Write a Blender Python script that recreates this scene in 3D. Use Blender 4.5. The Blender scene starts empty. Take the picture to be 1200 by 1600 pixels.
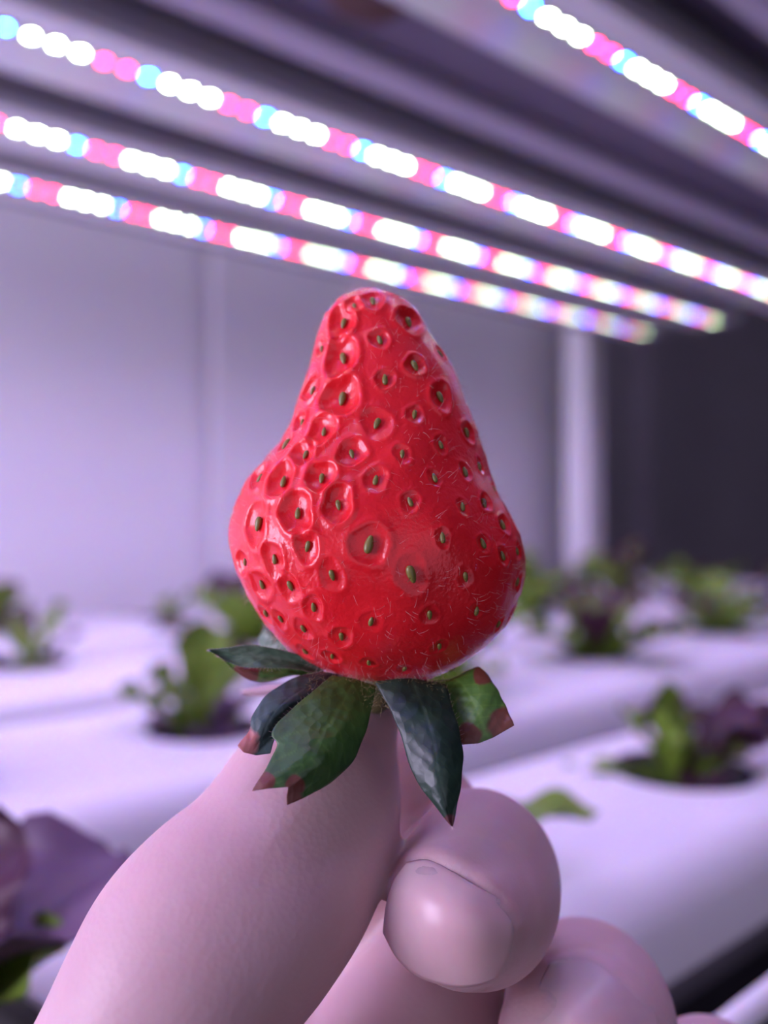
import bpy, math, random
import numpy as np
from mathutils import Vector, Matrix, noise
from mathutils.bvhtree import BVHTree

C = bpy.context.scene.collection
S = bpy.context.scene
random.seed(7); rng = np.random.default_rng(7)

# ------------------------------------------------------------------ camera, world, exposure
F = 1400.0                      # focal length in pixels of the 1200 x 1600 frame
ZC = 1.30                       # camera height above the floor
YAW = math.radians(48.8)        # angle between the view and the direction of the growing channels (+X)
FW = np.array([math.cos(YAW), math.sin(YAW), 0.0])
RT = np.array([math.sin(YAW), -math.cos(YAW), 0.0])
UP = np.array([0.0, 0.0, 1.0])
CAM = np.array([0.0, 0.0, ZC])
def P(px, py, d):
    """world point seen at pixel (px, py) at distance d along the view axis"""
    return CAM + FW*d + RT*((px-600)/F*d) + UP*((800-py)/F*d)
def proj(p):
    q = np.asarray(p) - CAM
    d = q @ FW
    return 600 + F*(q @ RT)/d, 800 - F*(q @ UP)/d, d

cam_data = bpy.data.cameras.new('camera'); cam = bpy.data.objects.new('camera', cam_data); C.objects.link(cam)
M3 = Matrix(((RT[0], UP[0], -FW[0]), (RT[1], UP[1], -FW[1]), (RT[2], UP[2], -FW[2])))
cam.matrix_world = Matrix.Translation(Vector(CAM)) @ M3.to_4x4()
cam_data.sensor_fit = 'VERTICAL'; cam_data.sensor_height = 36.0
cam_data.lens = 36.0*F/1600
cam_data.clip_start = 0.005; cam_data.clip_end = 50
cam_data.dof.use_dof = True
cam_data.dof.focus_distance = 0.0965
cam_data.dof.aperture_fstop = cam_data.lens/3.0          # entrance pupil of 3 mm
S.camera = cam

w = bpy.data.worlds.new('world'); S.world = w; w.use_nodes = True
w.node_tree.nodes['Background'].inputs[0].default_value = (0.50, 0.42, 0.75, 1)
w.node_tree.nodes['Background'].inputs[1].default_value = 0.02
S.view_settings.view_transform = 'Standard'; S.view_settings.look = 'None'
S.view_settings.exposure = 0.50; S.view_settings.gamma = 1.0
S.view_settings.use_curve_mapping = False
S.cycles.sample_clamp_indirect = 6.0
S.cycles.caustics_reflective = False; S.cycles.caustics_refractive = False

LED_WHITE, LED_RED, LED_BLUE = 155.0, 150.0, 720.0

def area(name, loc, target, size, power, color):
    l = bpy.data.lights.new(name, 'AREA'); l.shape = 'RECTANGLE'; l.size, l.size_y = size
    l.energy = power; l.color = color
    o = bpy.data.objects.new(name, l); C.objects.link(o); o.location = loc
    o.rotation_euler = (Vector(target)-Vector(loc)).to_track_quat('-Z', 'Y').to_euler()
    return o
# added fill lamps: one grazing the light wall, one facing berry and hand
WALL_FILL = area('wall_fill', (-1.15, 0.52, ZC+0.12), (0.55, 0.90, ZC+0.08), (0.7, 0.7), 19.0, (0.78, 0.68, 1.0))
FRONT_FILL = area('front_fill', (-0.7, -1.7, ZC+0.05), (0.10, 0.10, ZC), (3.0, 2.3), 12.0, (0.80, 0.70, 1.0))

# ------------------------------------------------------------------ helpers
def mat(name, base=(0.8,0.8,0.8), rough=0.5, spec=0.5, metal=0.0, **kw):
    m = bpy.data.materials.new(name); m.use_nodes = True
    b = m.node_tree.nodes['Principled BSDF']
    b.inputs['Base Color'].default_value = (*base, 1); b.inputs['Roughness'].default_value = rough
    b.inputs['Specular IOR Level'].default_value = spec; b.inputs['Metallic'].default_value = metal
    for k, v in kw.items():
        b.inputs[k.replace('_', ' ')].default_value = v
    return m
def N(m, t, **kw):
    n = m.node_tree.nodes.new(t)
    for k, v in kw.items(): setattr(n, k, v)
    return n
def L(m, a, b): m.node_tree.links.new(a, b)
def bsdf(m): return m.node_tree.nodes['Principled BSDF']
def noisy(m, c1, c2, scale=6.0, bump=0.0, bscale=None, dist=0.001, lo=0.3, hi=0.7, stretch=(1,1,1), detail=4.0):
    tc = N(m, 'ShaderNodeTexCoord'); mp = N(m, 'ShaderNodeMapping'); mp.inputs['Scale'].default_value = stretch
    L(m, tc.outputs['Object'], mp.inputs['Vector'])
    n = N(m, 'ShaderNodeTexNoise'); n.inputs['Scale'].default_value = scale; n.inputs['Detail'].default_value = detail
    L(m, mp.outputs[0], n.inputs['Vector'])
    r = N(m, 'ShaderNodeValToRGB'); r.color_ramp.elements[0].position = lo; r.color_ramp.elements[1].position = hi
    r.color_ramp.elements[0].color = (*c1, 1); r.color_ramp.elements[1].color = (*c2, 1)
    L(m, n.outputs['Fac'], r.inputs[0]); L(m, r.outputs[0], bsdf(m).inputs['Base Color'])
    if bump:
        n2 = N(m, 'ShaderNodeTexNoise'); n2.inputs['Scale'].default_value = bscale or scale*8
        n2.inputs['Detail'].default_value = 3
        L(m, mp.outputs[0], n2.inputs['Vector'])
        bp = N(m, 'ShaderNodeBump'); bp.inputs['Strength'].default_value = bump; bp.inputs['Distance'].default_value = dist
        L(m, n2.outputs['Fac'], bp.inputs['Height']); L(m, bp.outputs[0], bsdf(m).inputs['Normal'])
    return m

def mesh_obj(name, V, Fc, m=None, parent=None, smooth=True):
    me = bpy.data.meshes.new(name)
    me.from_pydata([tuple(map(float, v)) for v in V], [], [tuple(int(i) for i in f) for f in Fc])
    me.validate(); me.update()
    if m is not None:
        for mm in (m if isinstance(m, (list, tuple)) else [m]): me.materials.append(mm)
    if smooth: me.polygons.foreach_set('use_smooth', [True]*len(me.polygons))
    o = bpy.data.objects.new(name, me); C.objects.link(o)
    if parent is not None: o.parent = parent
    return o
def tag(o, label=None, cat=None, group=None, kind=None):
    if label: o['label'] = label
    if cat: o['category'] = cat
    if group: o['group'] = group
    if kind: o['kind'] = kind
    return o
def empty(name, loc):
    o = bpy.data.objects.new(name, None); C.objects.link(o); o.location = loc; o.empty_display_size = 0.02; return o
class MB:
    def __init__(s): s.v = []; s.f = []
    def add(s, V, Fc):
        b = len(s.v); s.v += [tuple(v) for v in V]; s.f += [tuple(b+i for i in f) for f in Fc]
    def box(s, x0, x1, y0, y1, z0, z1, bev=0.0):
        s.prism([(y0+bev,z0),(y1-bev,z0),(y1,z0+bev),(y1,z1-bev),(y1-bev,z1),(y0+bev,z1),(y0,z1-bev),(y0,z0+bev)] if bev else
                [(y0,z0),(y1,z0),(y1,z1),(y0,z1)], x0, x1)
    def prism(s, prof, x0, x1):
        n = len(prof)
        V = [(x0,y,z) for y,z in prof]+[(x1,y,z) for y,z in prof]
        Fc = [(i,(i+1)%n,n+(i+1)%n,n+i) for i in range(n)]+[tuple(range(n))[::-1], tuple(range(n,2*n))]
        s.add(V, Fc)
    def build(s, name, m, parent=None, smooth=False): return mesh_obj(name, s.v, s.f, m, parent, smooth)
def grid_faces(nu, nv, closed_v=False):
    F_ = []
    for i in range(nu-1):
        for j in range(nv if closed_v else nv-1):
            k = (j+1) % nv
            F_.append((i*nv+j, i*nv+k, (i+1)*nv+k, (i+1)*nv+j))
    return F_
def resample(pts, n, smooth=True):
    p = np.array(pts, float)
    if smooth and len(p) > 2:                       # Catmull-Rom
        q = np.vstack([2*p[0]-p[1], p, 2*p[-1]-p[-2]]); out = []
        for i in range(1, len(q)-2):
            for t in np.linspace(0, 1, 24, endpoint=False):
                a,b,c,d = q[i-1],q[i],q[i+1],q[i+2]
                out.append(0.5*((2*b)+(c-a)*t+(2*a-5*b+4*c-d)*t*t+(3*b-a-3*c+d)*t**3))
        out.append(p[-1]); p = np.array(out)
    s = np.r_[0, np.cumsum(np.linalg.norm(np.diff(p[:, :2], axis=0), axis=1))]
    t = np.linspace(0, s[-1], n)
    return np.stack([np.interp(t, s, p[:, k]) for k in range(p.shape[1])], 1)

# ------------------------------------------------------------------ materials
m_wall = noisy(mat('painted_wall', rough=0.6), (0.84,0.82,0.86), (0.89,0.87,0.91), 2.5, 0.1, 60)
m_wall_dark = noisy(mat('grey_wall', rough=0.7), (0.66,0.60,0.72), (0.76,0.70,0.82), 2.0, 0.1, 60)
m_room_dark = noisy(mat('dark_room_wall', rough=0.8), (0.05,0.05,0.06), (0.07,0.07,0.08), 2.0)
m_floor = noisy(mat('dark_floor', rough=0.5), (0.035,0.035,0.045), (0.06,0.06,0.07), 5.0, 0.1, 90)
m_channel = noisy(mat('white_channel_plastic', rough=0.38), (0.80,0.79,0.81), (0.85,0.84,0.86), 5.0, 0.04, 50)
m_post = noisy(mat('white_post_paint', rough=0.4), (0.90,0.88,0.92), (0.94,0.92,0.95), 5.0)
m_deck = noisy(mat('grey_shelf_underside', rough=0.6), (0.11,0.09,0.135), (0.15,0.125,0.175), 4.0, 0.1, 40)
m_beam = noisy(mat('painted_beam', rough=0.45), (0.46,0.42,0.50), (0.52,0.48,0.56), 5.0)
m_rail = noisy(mat('dark_rail_metal', rough=0.45, metal=0.3), (0.08,0.08,0.10), (0.11,0.11,0.13), 8.0)
m_housing = noisy(mat('lamp_housing', rough=0.4), (0.42,0.41,0.43), (0.47,0.46,0.48), 8.0)
m_reflector = noisy(mat('lamp_reflector', rough=0.22, spec=0.9), (0.70,0.70,0.70), (0.76,0.76,0.76), 8.0)
m_cap = noisy(mat('brown_plug', rough=0.6), (0.05,0.02,0.015), (0.09,0.035,0.025), 30.0)
m_cup = noisy(mat('net_cup_plastic', rough=0.6), (0.012,0.010,0.010), (0.03,0.022,0.02), 60.0)
m_medium = noisy(mat('growing_medium', rough=0.9), (0.03,0.018,0.012), (0.09,0.05,0.03), 400.0, 0.6, 500, 0.001)
m_hose = noisy(mat('white_hose', rough=0.4), (0.72,0.72,0.74), (0.8,0.8,0.82), 10.0)
m_shade_rim = noisy(mat('shade_rim', rough=0.6), (0.20,0.20,0.20), (0.25,0.25,0.25), 90.0)
def emit(name, col, s):
    m = bpy.data.materials.new(name); m.use_nodes = True; nt = m.node_tree; nt.nodes.clear()
    e = nt.nodes.new('ShaderNodeEmission'); o = nt.nodes.new('ShaderNodeOutputMaterial')
    e.inputs[0].default_value = (*col, 1); e.inputs[1].default_value = s; nt.links.new(e.outputs[0], o.inputs[0]); return m
m_w = emit('white_led', (0.78, 1.0, 0.66), LED_WHITE)
m_r = emit('red_led', (1.0, 0.006, 0.060), LED_RED)
m_b = emit('blue_led', (0.003, 0.045, 1.0), LED_BLUE)

# ------------------------------------------------------------------ the room
HC, HS = 0.10, 0.25                    # channel tops below and lamps above the camera
def struct(name, box, m):
    b = MB(); b.box(*box); return tag(b.build(name, m), kind='structure')
struct('floor', (-2.2,3.4,-2.2,1.7,-0.05,0.0), m_floor)
struct('ceiling', (-2.2,3.4,-2.2,1.7,2.5,2.55), m_room_dark)
b = MB()                               # light wall of tall panels with a joint between them
for x0, x1 in ((-2.2,-0.35),(-0.33,0.535),(0.56,1.27)):
    b.box(x0, x1, 0.95, 1.00, 0.0, 2.5, 0.004)
b.box(-2.2, 1.27, 0.962, 1.0, 0.0, 2.5)
tag(b.build('wall_back', m_wall), kind='structure')
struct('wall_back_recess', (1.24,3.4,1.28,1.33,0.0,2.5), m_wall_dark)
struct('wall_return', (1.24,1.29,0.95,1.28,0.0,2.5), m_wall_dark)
struct('wall_right', (3.35,3.4,-2.2,1.33,0.0,2.5), m_room_dark)
struct('wall_left', (-2.2,-2.15,-2.2,1.0,0.0,2.5), m_room_dark)
struct('wall_front', (-2.2,3.4,-2.2,-2.15,0.0,2.5), m_room_dark)
struct('trim_1', (1.98,2.06,1.25,1.28,0.0,2.5), m_wall_dark)

# ------------------------------------------------------------------ rack: posts, rails, upper shelf
def post(x, y, label, wd=0.042, m=m_post):
    b = MB()
    h = wd/2
    b.add([(x+sx*h*(1-.12*k), y+sy*h*(1-.12*(1-k)), z) for z in (0.0, 2.0) for sx,sy,k in
           ((-1,-1,0),(-1,-1,1),(1,-1,1),(1,-1,0),(1,1,0),(1,1,1),(-1,1,1),(-1,1,0))],
          [(i,(i+1)%8,8+(i+1)%8,8+i) for i in range(8)]+[tuple(range(8))[::-1], tuple(range(8,16))])
    o = b.build('rack_post', m)
    f = MB(); f.box(x-h*1.3, x+h*1.3, y-h*1.3, y+h*1.3, 0.0, 0.02, 0.004); f.build('foot', m_rail, o)
    tag(o, label, 'post'); return o
post(1.165, 0.855, 'white square upright post of the rack, bright against the dark recess')
post(-0.62, 0.855, 'white square upright post at the near end of the rack, by the light wall')
post(1.165, -0.42, 'white square upright post at the open front far corner of the rack')
def rail(x0, x1, y0, y1, z0, z1, label, m=m_rail):
    b = MB(); b.box(x0, x1, y0, y1, z0, z1, 0.003); return tag(b.build('rack_rail', m), label, 'rail')
zt = ZC - HC
for i, (x, lab) in enumerate(((-0.3,'dark cross rail under the near ends of the white channels'),
                              (0.42,'dark cross rail under the middle of the white channels'),
                              (1.12,'dark cross rail under the far ends of the white channels'))):
    rail(x-.02, x+.02, -.40, .88, zt-.075, zt-.0305, lab)
rail(-.64, 1.19, .105, .135, zt-.110, zt-.076, 'long dark front rail running below the white channels')
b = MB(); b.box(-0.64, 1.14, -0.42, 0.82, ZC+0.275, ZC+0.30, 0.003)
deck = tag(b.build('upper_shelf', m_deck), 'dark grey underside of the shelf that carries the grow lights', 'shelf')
for y, wd, lab in ((0.4125,.025,'pale beam under the shelf beside the second bar of lights from the camera'),
                   (0.225,.02,'pale beam under the shelf, between the nearest light bar and the open front'),
                   (0.755,.03,'pale beam under the shelf along the light wall')):
    b = MB(); b.box(-0.64, 1.14, y-wd/2, y+wd/2, ZC+0.262, ZC+0.275, 0.003); tag(b.build('shelf_beam', m_beam), lab, 'beam')
# round brown plug in the shelf underside
c = P(580, 12, 1400*0.259/788)
V = []; Fc = []
prof = [(0.0,.0),(0.017,.0),(0.021,.003),(0.023,.008),(0.023,.016)]
for r, z in prof:
    for k in range(32): V.append((c[0]+r*math.cos(k*math.pi/16), c[1]+r*math.sin(k*math.pi/16), ZC+0.259+z))
plug = mesh_obj('shelf_plug', V, grid_faces(5, 32, True), m_cap)
tag(plug, 'round dark brown plug under the shelf between two light bars', 'plug')

# ------------------------------------------------------------------ grow lights
def chip_mesh(name, m):
    V = []
    prof = [(0.0029,0.0),(0.0028,-0.0018),(0.0025,-0.0018),(0.0024,-0.00098)]  # raised grey rim added to dim the lens at grazing angles
    for r, z in prof:
        for k in range(16): V.append((r*math.cos(k*math.tau/16), r*math.sin(k*math.tau/16), z))
    Fc = [f[::-1] for f in grid_faces(4, 16, True)]+[tuple(48+k for k in range(16))[::-1]]
    me = bpy.data.meshes.new(name); me.from_pydata(V, [], Fc); me.update(); me.materials.append(m_shade_rim); me.materials.append(m)
    me.polygons[len(Fc)-1].material_index = 1
    return me
chips = {'W': chip_mesh('white_chip', m_w), 'R': chip_mesh('red_chip', m_r), 'B': chip_mesh('blue_chip', m_b)}
chipname = {'W':'white_led', 'R':'red_led', 'B':'blue_led'}
def fixture(y, x0, x1, xblue, order, label, pitch=0.078, zl=ZC+HS, drop=0.003, g='grow light bars under the shelf'):
    e = empty('grow_light', (0.5*(x0+x1), y, zl))
    tag(e, label, 'light', g)
    cx = 0.5*(x0+x1)
    h = MB(); h.prism([(-.025,-.004),(.025,-.004),(.027,-.001),(.022,.012),(.016,.0248),(-.016,.0248),(-.022,.012),(-.027,-.001)], x0-cx-.008, x1-cx+.008)
    h.f = [f for f in h.f]
    h.build('housing', m_housing, e)
    r = MB(); r.prism([(-.0255,-.0062),(-.0065,-.0046),(.0055,-.0046),(.0265,-.0046-drop),(.0275,-.0046-drop),(.0265,-.0041),(-.0255,-.0041)], x0-cx-.006, x1-cx+.006)
    r.build('reflector', m_reflector, e)
    for sx in (x0-cx-.010, x1-cx+.007):
        k = MB(); k.box(sx, sx+.004, -.027, .027, -.0065, .0245, .002); k.build('end_cap', m_housing, e)
    n = len(order); step = pitch/n
    k0 = int(math.ceil((x0-xblue)/step))
    j = k0
    while xblue + j*step <= x1:
        t = order[j % n]
        o = bpy.data.objects.new(chipname[t], chips[t]); C.objects.link(o); o.parent = e
        o.location = (xblue+j*step-cx, 0.0, -.0046)
        j += 1
    return e
def xat(px, Y):
    t = (px-600)/F
    return Y*(math.cos(YAW)+math.sin(YAW)*t)/(math.sin(YAW)-math.cos(YAW)*t)
YA, YB, YCc, YD = 1.859*HS, 2.332*HS, 2.734*HS, 1.117*HS
XEND = 1.075
fixture(YCc, -.10, XEND-.003, xat(29, YCc), 'BRRWWW', 'grow light bar farthest from camera, lowest line of coloured dots over the pale wall')
fixture(YB, -.10, XEND, xat(120, YB), 'BRRWWW', 'grow light bar second lowest in view, its pale dots ending beside the dark recess', drop=.006)
fixture(YA, -.10, XEND, xat(232, YA), 'BWWWRR', 'grow light bar crossing from the upper left corner, third line of dots from the wall', drop=.010)
fixture(YD, -.10, XEND, xat(975, YD), 'BWWWRR', 'grow light bar nearest the camera, in the upper right corner, largest blurred dots', drop=.011)

NG = 'added unseen light bars'  # unseen bars added to brighten hand, berry and channels
for Y_, lab in ((YCc,'added unseen extension of the light bar along the wall'), (YB,'added unseen extension of the second light bar from the wall'),
                (YA,'added unseen extension of the second light bar from the camera side'), (YD,'added unseen extension of the first light bar on the camera side')):
    fixture(Y_, -.62, -.125, -.60, 'BWWWRR', lab, g=NG)
fixture(.07, -.62, -.125, -.60, 'BWWWRR', 'near half of the added unseen light bar straight above the berry', g=NG)
fixture(.07, -.10, XEND, -.09, 'BWWWRR', 'added unseen light bar straight above the berry, beyond the top edge of the picture')  # out-of-view bar added to light berry and hand from above

# ------------------------------------------------------------------ growing channels
def channel(yb, yf, label, x0=-.55, x1=1.20, holes=()):
    """white rectangular pipe with rounded shoulders and round holes in its flat top"""
    r = 0.015; dpt = 0.028
    prof = []                                        # from back bottom over the top to front bottom
    prof.append((yb, -dpt))
    for k in range(7):
        a = math.radians(90*k/6); prof.append((yb-r*(1-math.cos(a)), -r+r*math.sin(a)))
    top_i = len(prof)-1
    front = []
    for k in range(7):
        a = math.radians(90*k/6); front.append((yf+r*(1-math.sin(a)), -r+r*math.cos(a)))
    front.append((yf, -dpt))
    e = empty('growing_channel', (0, 0.5*(yb+yf), zt))
    yc = 0.5*(yb+yf)
    mb = MB()
    for pr in (prof, front):
        V = [(x, y-yc, z) for x in (x0, x1) for y, z in pr]; n = len(pr)
        mb.add(V, [(i, i+1, n+i+1, n+i) for i in range(n-1)])
    # bottom and ends
    mb.add([(x0,yb-yc,-dpt),(x1,yb-yc,-dpt),(x1,yf-yc,-dpt),(x0,yf-yc,-dpt)], [(0,1,2,3)])
    for x in (x0, x1):
        q = [(x,y-yc,z) for y,z in prof+front]; mb.add(q, [tuple(range(len(q)))])
    # flat top cut into cells, a disc removed in the cells that hold a hole
    ya, yz = prof[-1][0]-yc, front[0][0]-yc
    xs = [x0]; 
    for hx, hy, hr in sorted(holes): xs += [hx-hr-.012, hx+hr+.012]
    xs.append(x1)
    for i in range(0, len(xs), 2): mb.add([(xs[i],ya,0),(xs[i+1],ya,0),(xs[i+1],yz,0),(xs[i],yz,0)], [(0,1,2,3)])
    for hx, hy, hr in holes:
        n = 40; hy = hy-yc; V = []; X0, X1 = hx-hr-.012, hx+hr+.012
        for k in range(n):
            a = math.tau*(k+.5)/n; ca, sa = math.cos(a), math.sin(a)
            tx = ((X1-hx) if ca > 0 else (X0-hx))/ca if abs(ca) > 1e-9 else 1e9
            ty = ((ya-hy) if sa > 0 else (yz-hy))/sa if abs(sa) > 1e-9 else 1e9
            t = min(tx, ty); V.append((hx+ca*t, hy+sa*t, 0))
        for rr, zz in ((hr+.0015,0),(hr,-.0015),(hr,-.03)):
            V += [(hx+rr*math.cos(math.tau*(k+.5)/n), hy+rr*math.sin(math.tau*(k+.5)/n), zz) for k in range(n)]
        mb.add(V, grid_faces(4, n, True))
        # corner gaps of the cell
        for sx, sy in ((1,1),(1,-1),(-1,1),(-1,-1)):
            cx_, cy_ = (X1 if sx > 0 else X0), (ya if sy > 0 else yz)
            kk = (math.atan2(cy_-hy, cx_-hx) % math.tau)/math.tau*n-.5; near = [int(math.floor(kk)) % n, int(math.floor(kk)+1) % n]
            mb.add([(cx_,cy_,0), V[near[0]], V[near[1]]], [(0,1,2)])
    mb.build('channel_body', m_channel, e, smooth=False)
    for p in e.children[0].data.polygons: p.use_smooth = abs(p.normal.y) > .1 and p.area > .01 and abs(p.normal.x) < .5
    for x in (x0-.012, x1-.004):
        c_ = MB(); c_.box(x, x+.016, yf-yc-.003, yb-yc+.003, -dpt-.002, .003, .01); c_.build('end_cap', m_channel, e)
    tag(e, label, 'growing channel', 'white growing channels in the rack')
    return e
R_ = 0.027
rows = {  # back edge, front edge, plants (x, y)
 3: (.244, .132, [(.040,.180),(.155,.182),(.317,.186),(.48,.186),(.645,.18),(.81,.18),(.975,.18)]),
 2: (.446, .298, [(.05,.37),(.212,.368),(.365,.37),(.522,.374),(.712,.385),(.865,.38),(1.03,.38)]),
 1: (.646, .500, [(.045,.59),(.213,.600),(.382,.592),(.545,.59),(.712,.59),(.872,.59),(1.04,.59)]),
 0: (.846, .700, [(.245,.785),(.41,.785),(.60,.785),(.78,.785),(.945,.785),(1.09,.785)]),
}
chl = {3:'white growing channel nearest the camera, directly under the hand, in front of three others',
       2:'white growing channel second from the camera, behind the berry stalk',
       1:'white growing channel third from the camera, one row before the wall side row',
       0:'white growing channel at the back, running along the pale wall'}
for k, (yb, yf, pl) in rows.items():
    channel(yb, yf, chl[k], holes=[(x, y, R_) for x, y in pl])
# thin white hose beside the nearest channel
hp = [(1.18,.0905,ZC-.1017),(.9,.0905,ZC-.1022),(.6,.0905,ZC-.1012),(.35,.0905,ZC-.1020),(.22,.0905,ZC-.1017),(.165,.0905,ZC-.1025),(.145,.090,ZC-.112),(.14,.090,ZC-.14),(.14,.090,ZC-.30)]
hp = [(x, y, z-.002) for x, y, z in hp]
def tube(pts, rads, ns=20):
    p = np.array(pts, float); V = []
    for i in range(len(p)):
        t = p[min(i+1, len(p)-1)]-p[max(i-1, 0)]; t /= np.linalg.norm(t)
        a = np.cross(t, FW); a /= np.linalg.norm(a); b_ = np.cross(t, a)
        for j in range(ns): an = math.tau*j/ns; V.append(p[i]+rads[i]*(a*math.cos(an)+b_*math.sin(an)))
    return V, grid_faces(len(p), ns, True)+[tuple(range(ns)), tuple((len(p)-1)*ns+j for j in range(ns))]
V, Fc = tube(hp, [.003]*len(hp))
hose = mesh_obj('water_hose', V, Fc, m_hose)
tag(hose, 'thin white hose running in front of the nearest channel, at lower right', 'hose')

# ------------------------------------------------------------------ lettuce
def leaf_material(name, g1, g2, mar, thr):
    m = mat(name, rough=0.45, spec=0.4)
    b_ = bsdf(m)
    at = N(m, 'ShaderNodeAttribute', attribute_name='edge')
    tc = N(m, 'ShaderNodeTexCoord'); n = N(m, 'ShaderNodeTexNoise'); n.inputs['Scale'].default_value = 70
    L(m, tc.outputs['Object'], n.inputs['Vector'])
    a1 = N(m, 'ShaderNodeMath', operation='MULTIPLY_ADD'); L(m, n.outputs['Fac'], a1.inputs[0]); a1.inputs[1].default_value = 0.7
    L(m, at.outputs['Fac'], a1.inputs[2])
    r = N(m, 'ShaderNodeValToRGB'); r.color_ramp.elements[0].position = thr; r.color_ramp.elements[1].position = min(1, thr+.3)
    L(m, a1.outputs[0], r.inputs[0])
    n2 = N(m, 'ShaderNodeTexNoise'); n2.inputs['Scale'].default_value = 35; L(m, tc.outputs['Object'], n2.inputs['Vector'])
    mg = N(m, 'ShaderNodeMix', data_type='RGBA'); mg.inputs[6].default_value = (*g1,1); mg.inputs[7].default_value = (*g2,1)
    L(m, n2.outputs['Fac'], mg.inputs[0])
    mx = N(m, 'ShaderNodeMix', data_type='RGBA'); L(m, r.outputs[0], mx.inputs[0]); L(m, mg.outputs[2], mx.inputs[6]); mx.inputs[7].default_value = (*mar,1)
    L(m, mx.outputs[2], b_.inputs['Base Color'])
    tr = N(m, 'ShaderNodeBsdfTranslucent'); L(m, mx.outputs[2], tr.inputs[0])
    ms = N(m, 'ShaderNodeMixShader'); ms.inputs[0].default_value = 0.3
    out = m.node_tree.nodes['Material Output']
    L(m, b_.outputs[0], ms.inputs[1]); L(m, tr.outputs[0], ms.inputs[2]); L(m, ms.outputs[0], out.inputs[0])
    return m
GR1, GR2, MAR = (0.12,0.22,0.02), (0.27,0.42,0.05), (0.085,0.028,0.055)
m_leaf = {'green': leaf_material('green_lettuce_leaf', GR1, GR2, (0.10,0.07,0.03), 1.15),
          'mixed': leaf_material('red_edged_lettuce_leaf', GR1, GR2, MAR, 0.75),
          'red': leaf_material('red_lettuce_leaf', (0.08,0.07,0.02), (0.12,0.13,0.03), MAR, 0.40),
          'purple': leaf_material('purple_lettuce_leaf', (0.15,0.08,0.15), (0.24,0.15,0.26), (0.05,0.018,0.05), 1.05)}
def leaf(mb, edge, az, ln, wd, lift, curl, seed, base=(0,0,0)):
    """one ruffled obovate blade: az direction, ln length, wd width, lift start angle, curl change of angle on the way out"""
    r = random.Random(seed); nu, nv = 22, 15
    pts = []; th = lift; x = z = 0.0
    for i in range(nu):
        u = i/(nu-1); pts.append((x, z, th)); x += math.cos(th)*ln/(nu-1); z += math.sin(th)*ln/(nu-1); th += curl/(nu-1)
    ph = r.uniform(0, 6.3); fr = r.uniform(4.0, 6.0)
    V = []; 
    for i, (x, z, th) in enumerate(pts):
        u = i/(nu-1)
        hw = wd*0.5*(0.16+0.84*math.sin(min(1.0,(u**1.35))*math.pi*0.62)**1.3)*(math.sqrt(max(0,1-((u-.62)/.38)**2*0.93)) if u > .62 else 1)
        hw *= 1+0.10*math.sin(u*fr*5+ph)
        for j in range(nv):
            v = 2*j/(nv-1)-1
            s = v*hw
            ruff = 0.10*wd*abs(v)**2*math.sin(u*fr*4+ph+v*2.2)+0.18*wd*v*v*(1-u*.6)
            lx = x - math.sin(th)*ruff; lz = z+math.cos(th)*ruff
            ly = s*(1-0.10*abs(v))
            V.append((base[0]+lx*math.cos(az)-ly*math.sin(az), base[1]+lx*math.sin(az)+ly*math.cos(az), base[2]+lz))
            edge.append(0.55*u+0.45*abs(v)*u)
    n = nu*nv
    # a second skin just below for real thickness
    Vb = [(a, b_, c_-0.0004) for a, b_, c_ in V]; edge += edge[-n:]
    Fc = grid_faces(nu, nv); Fb = [tuple(n+i for i in f[::-1]) for f in Fc]
    rim = [i*nv for i in range(nu)]+[(nu-1)*nv+j for j in range(1, nv)]+[i*nv+nv-1 for i in range(nu-2, -1, -1)]+[j for j in range(nv-2, 0, -1)]
    Fs = [(rim[k], n+rim[k], n+rim[(k+1) % len(rim)], rim[(k+1) % len(rim)]) for k in range(len(rim))]
    mb.add(V+Vb, Fc+Fb+Fs)
def plant(x, y, specs, label, cup=True):
    """specs: list of (azimuth deg, length, width, lift deg, curl deg, colour)"""
    e = empty('lettuce_plant', (x, y, zt-0.004))
    if cup:
        cm = MB(); V = []
        for r, z in ((.0262,.0045),(.0262,.003),(.0240,.003),(.0235,-.010),(.0215,-.023)):
            V += [(r*math.cos(k*math.tau/28), r*math.sin(k*math.tau/28), z) for k in range(28)]
        cm.add(V, grid_faces(5, 28, True)+[tuple(112+k for k in range(28))]); cm.build('net_cup', m_cup, e, True)
        gm = MB(); V = [(0,0,-.004)]
        rr = random.Random(int(x*1000))
        for r in (.008,.015,.0228):
            V += [(r*math.cos(k*math.tau/20), r*math.sin(k*math.tau/20), -.006+rr.uniform(-.0015,.0015)) for k in range(20)]
        gm.add(V, [(0,1+k,1+(k+1)%20) for k in range(20)]+[(1+a*20+k,1+a*20+(k+1)%20,21+a*20+(k+1)%20,21+a*20+k) for a in (0,1) for k in range(20)])
        gm.build('growing_medium', m_medium, e, True)
    bycol = {}
    for i, (az, ln, wd, li, cu, col) in enumerate(specs):
        bycol.setdefault(col, []).append((i, az, ln, wd, li, cu))
    for col, ls in bycol.items():
        mb = MB(); ed = []
        for i, az, ln, wd, li, cu in ls:
            a = math.radians(az)
            leaf(mb, ed, a, ln, wd, math.radians(li), math.radians(cu), i+int(x*977), (.004*math.cos(a), .004*math.sin(a), -.003))
        o = mb.build('leaves', m_leaf[col], e, True)
        at = o.data.attributes.new('edge', 'FLOAT', 'POINT')
        at.data.foreach_set('value', np.array(ed[:len(o.data.vertices)], dtype=np.float32))
    tag(e, label, 'lettuce', 'lettuce plants in the channels')
    return e
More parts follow.
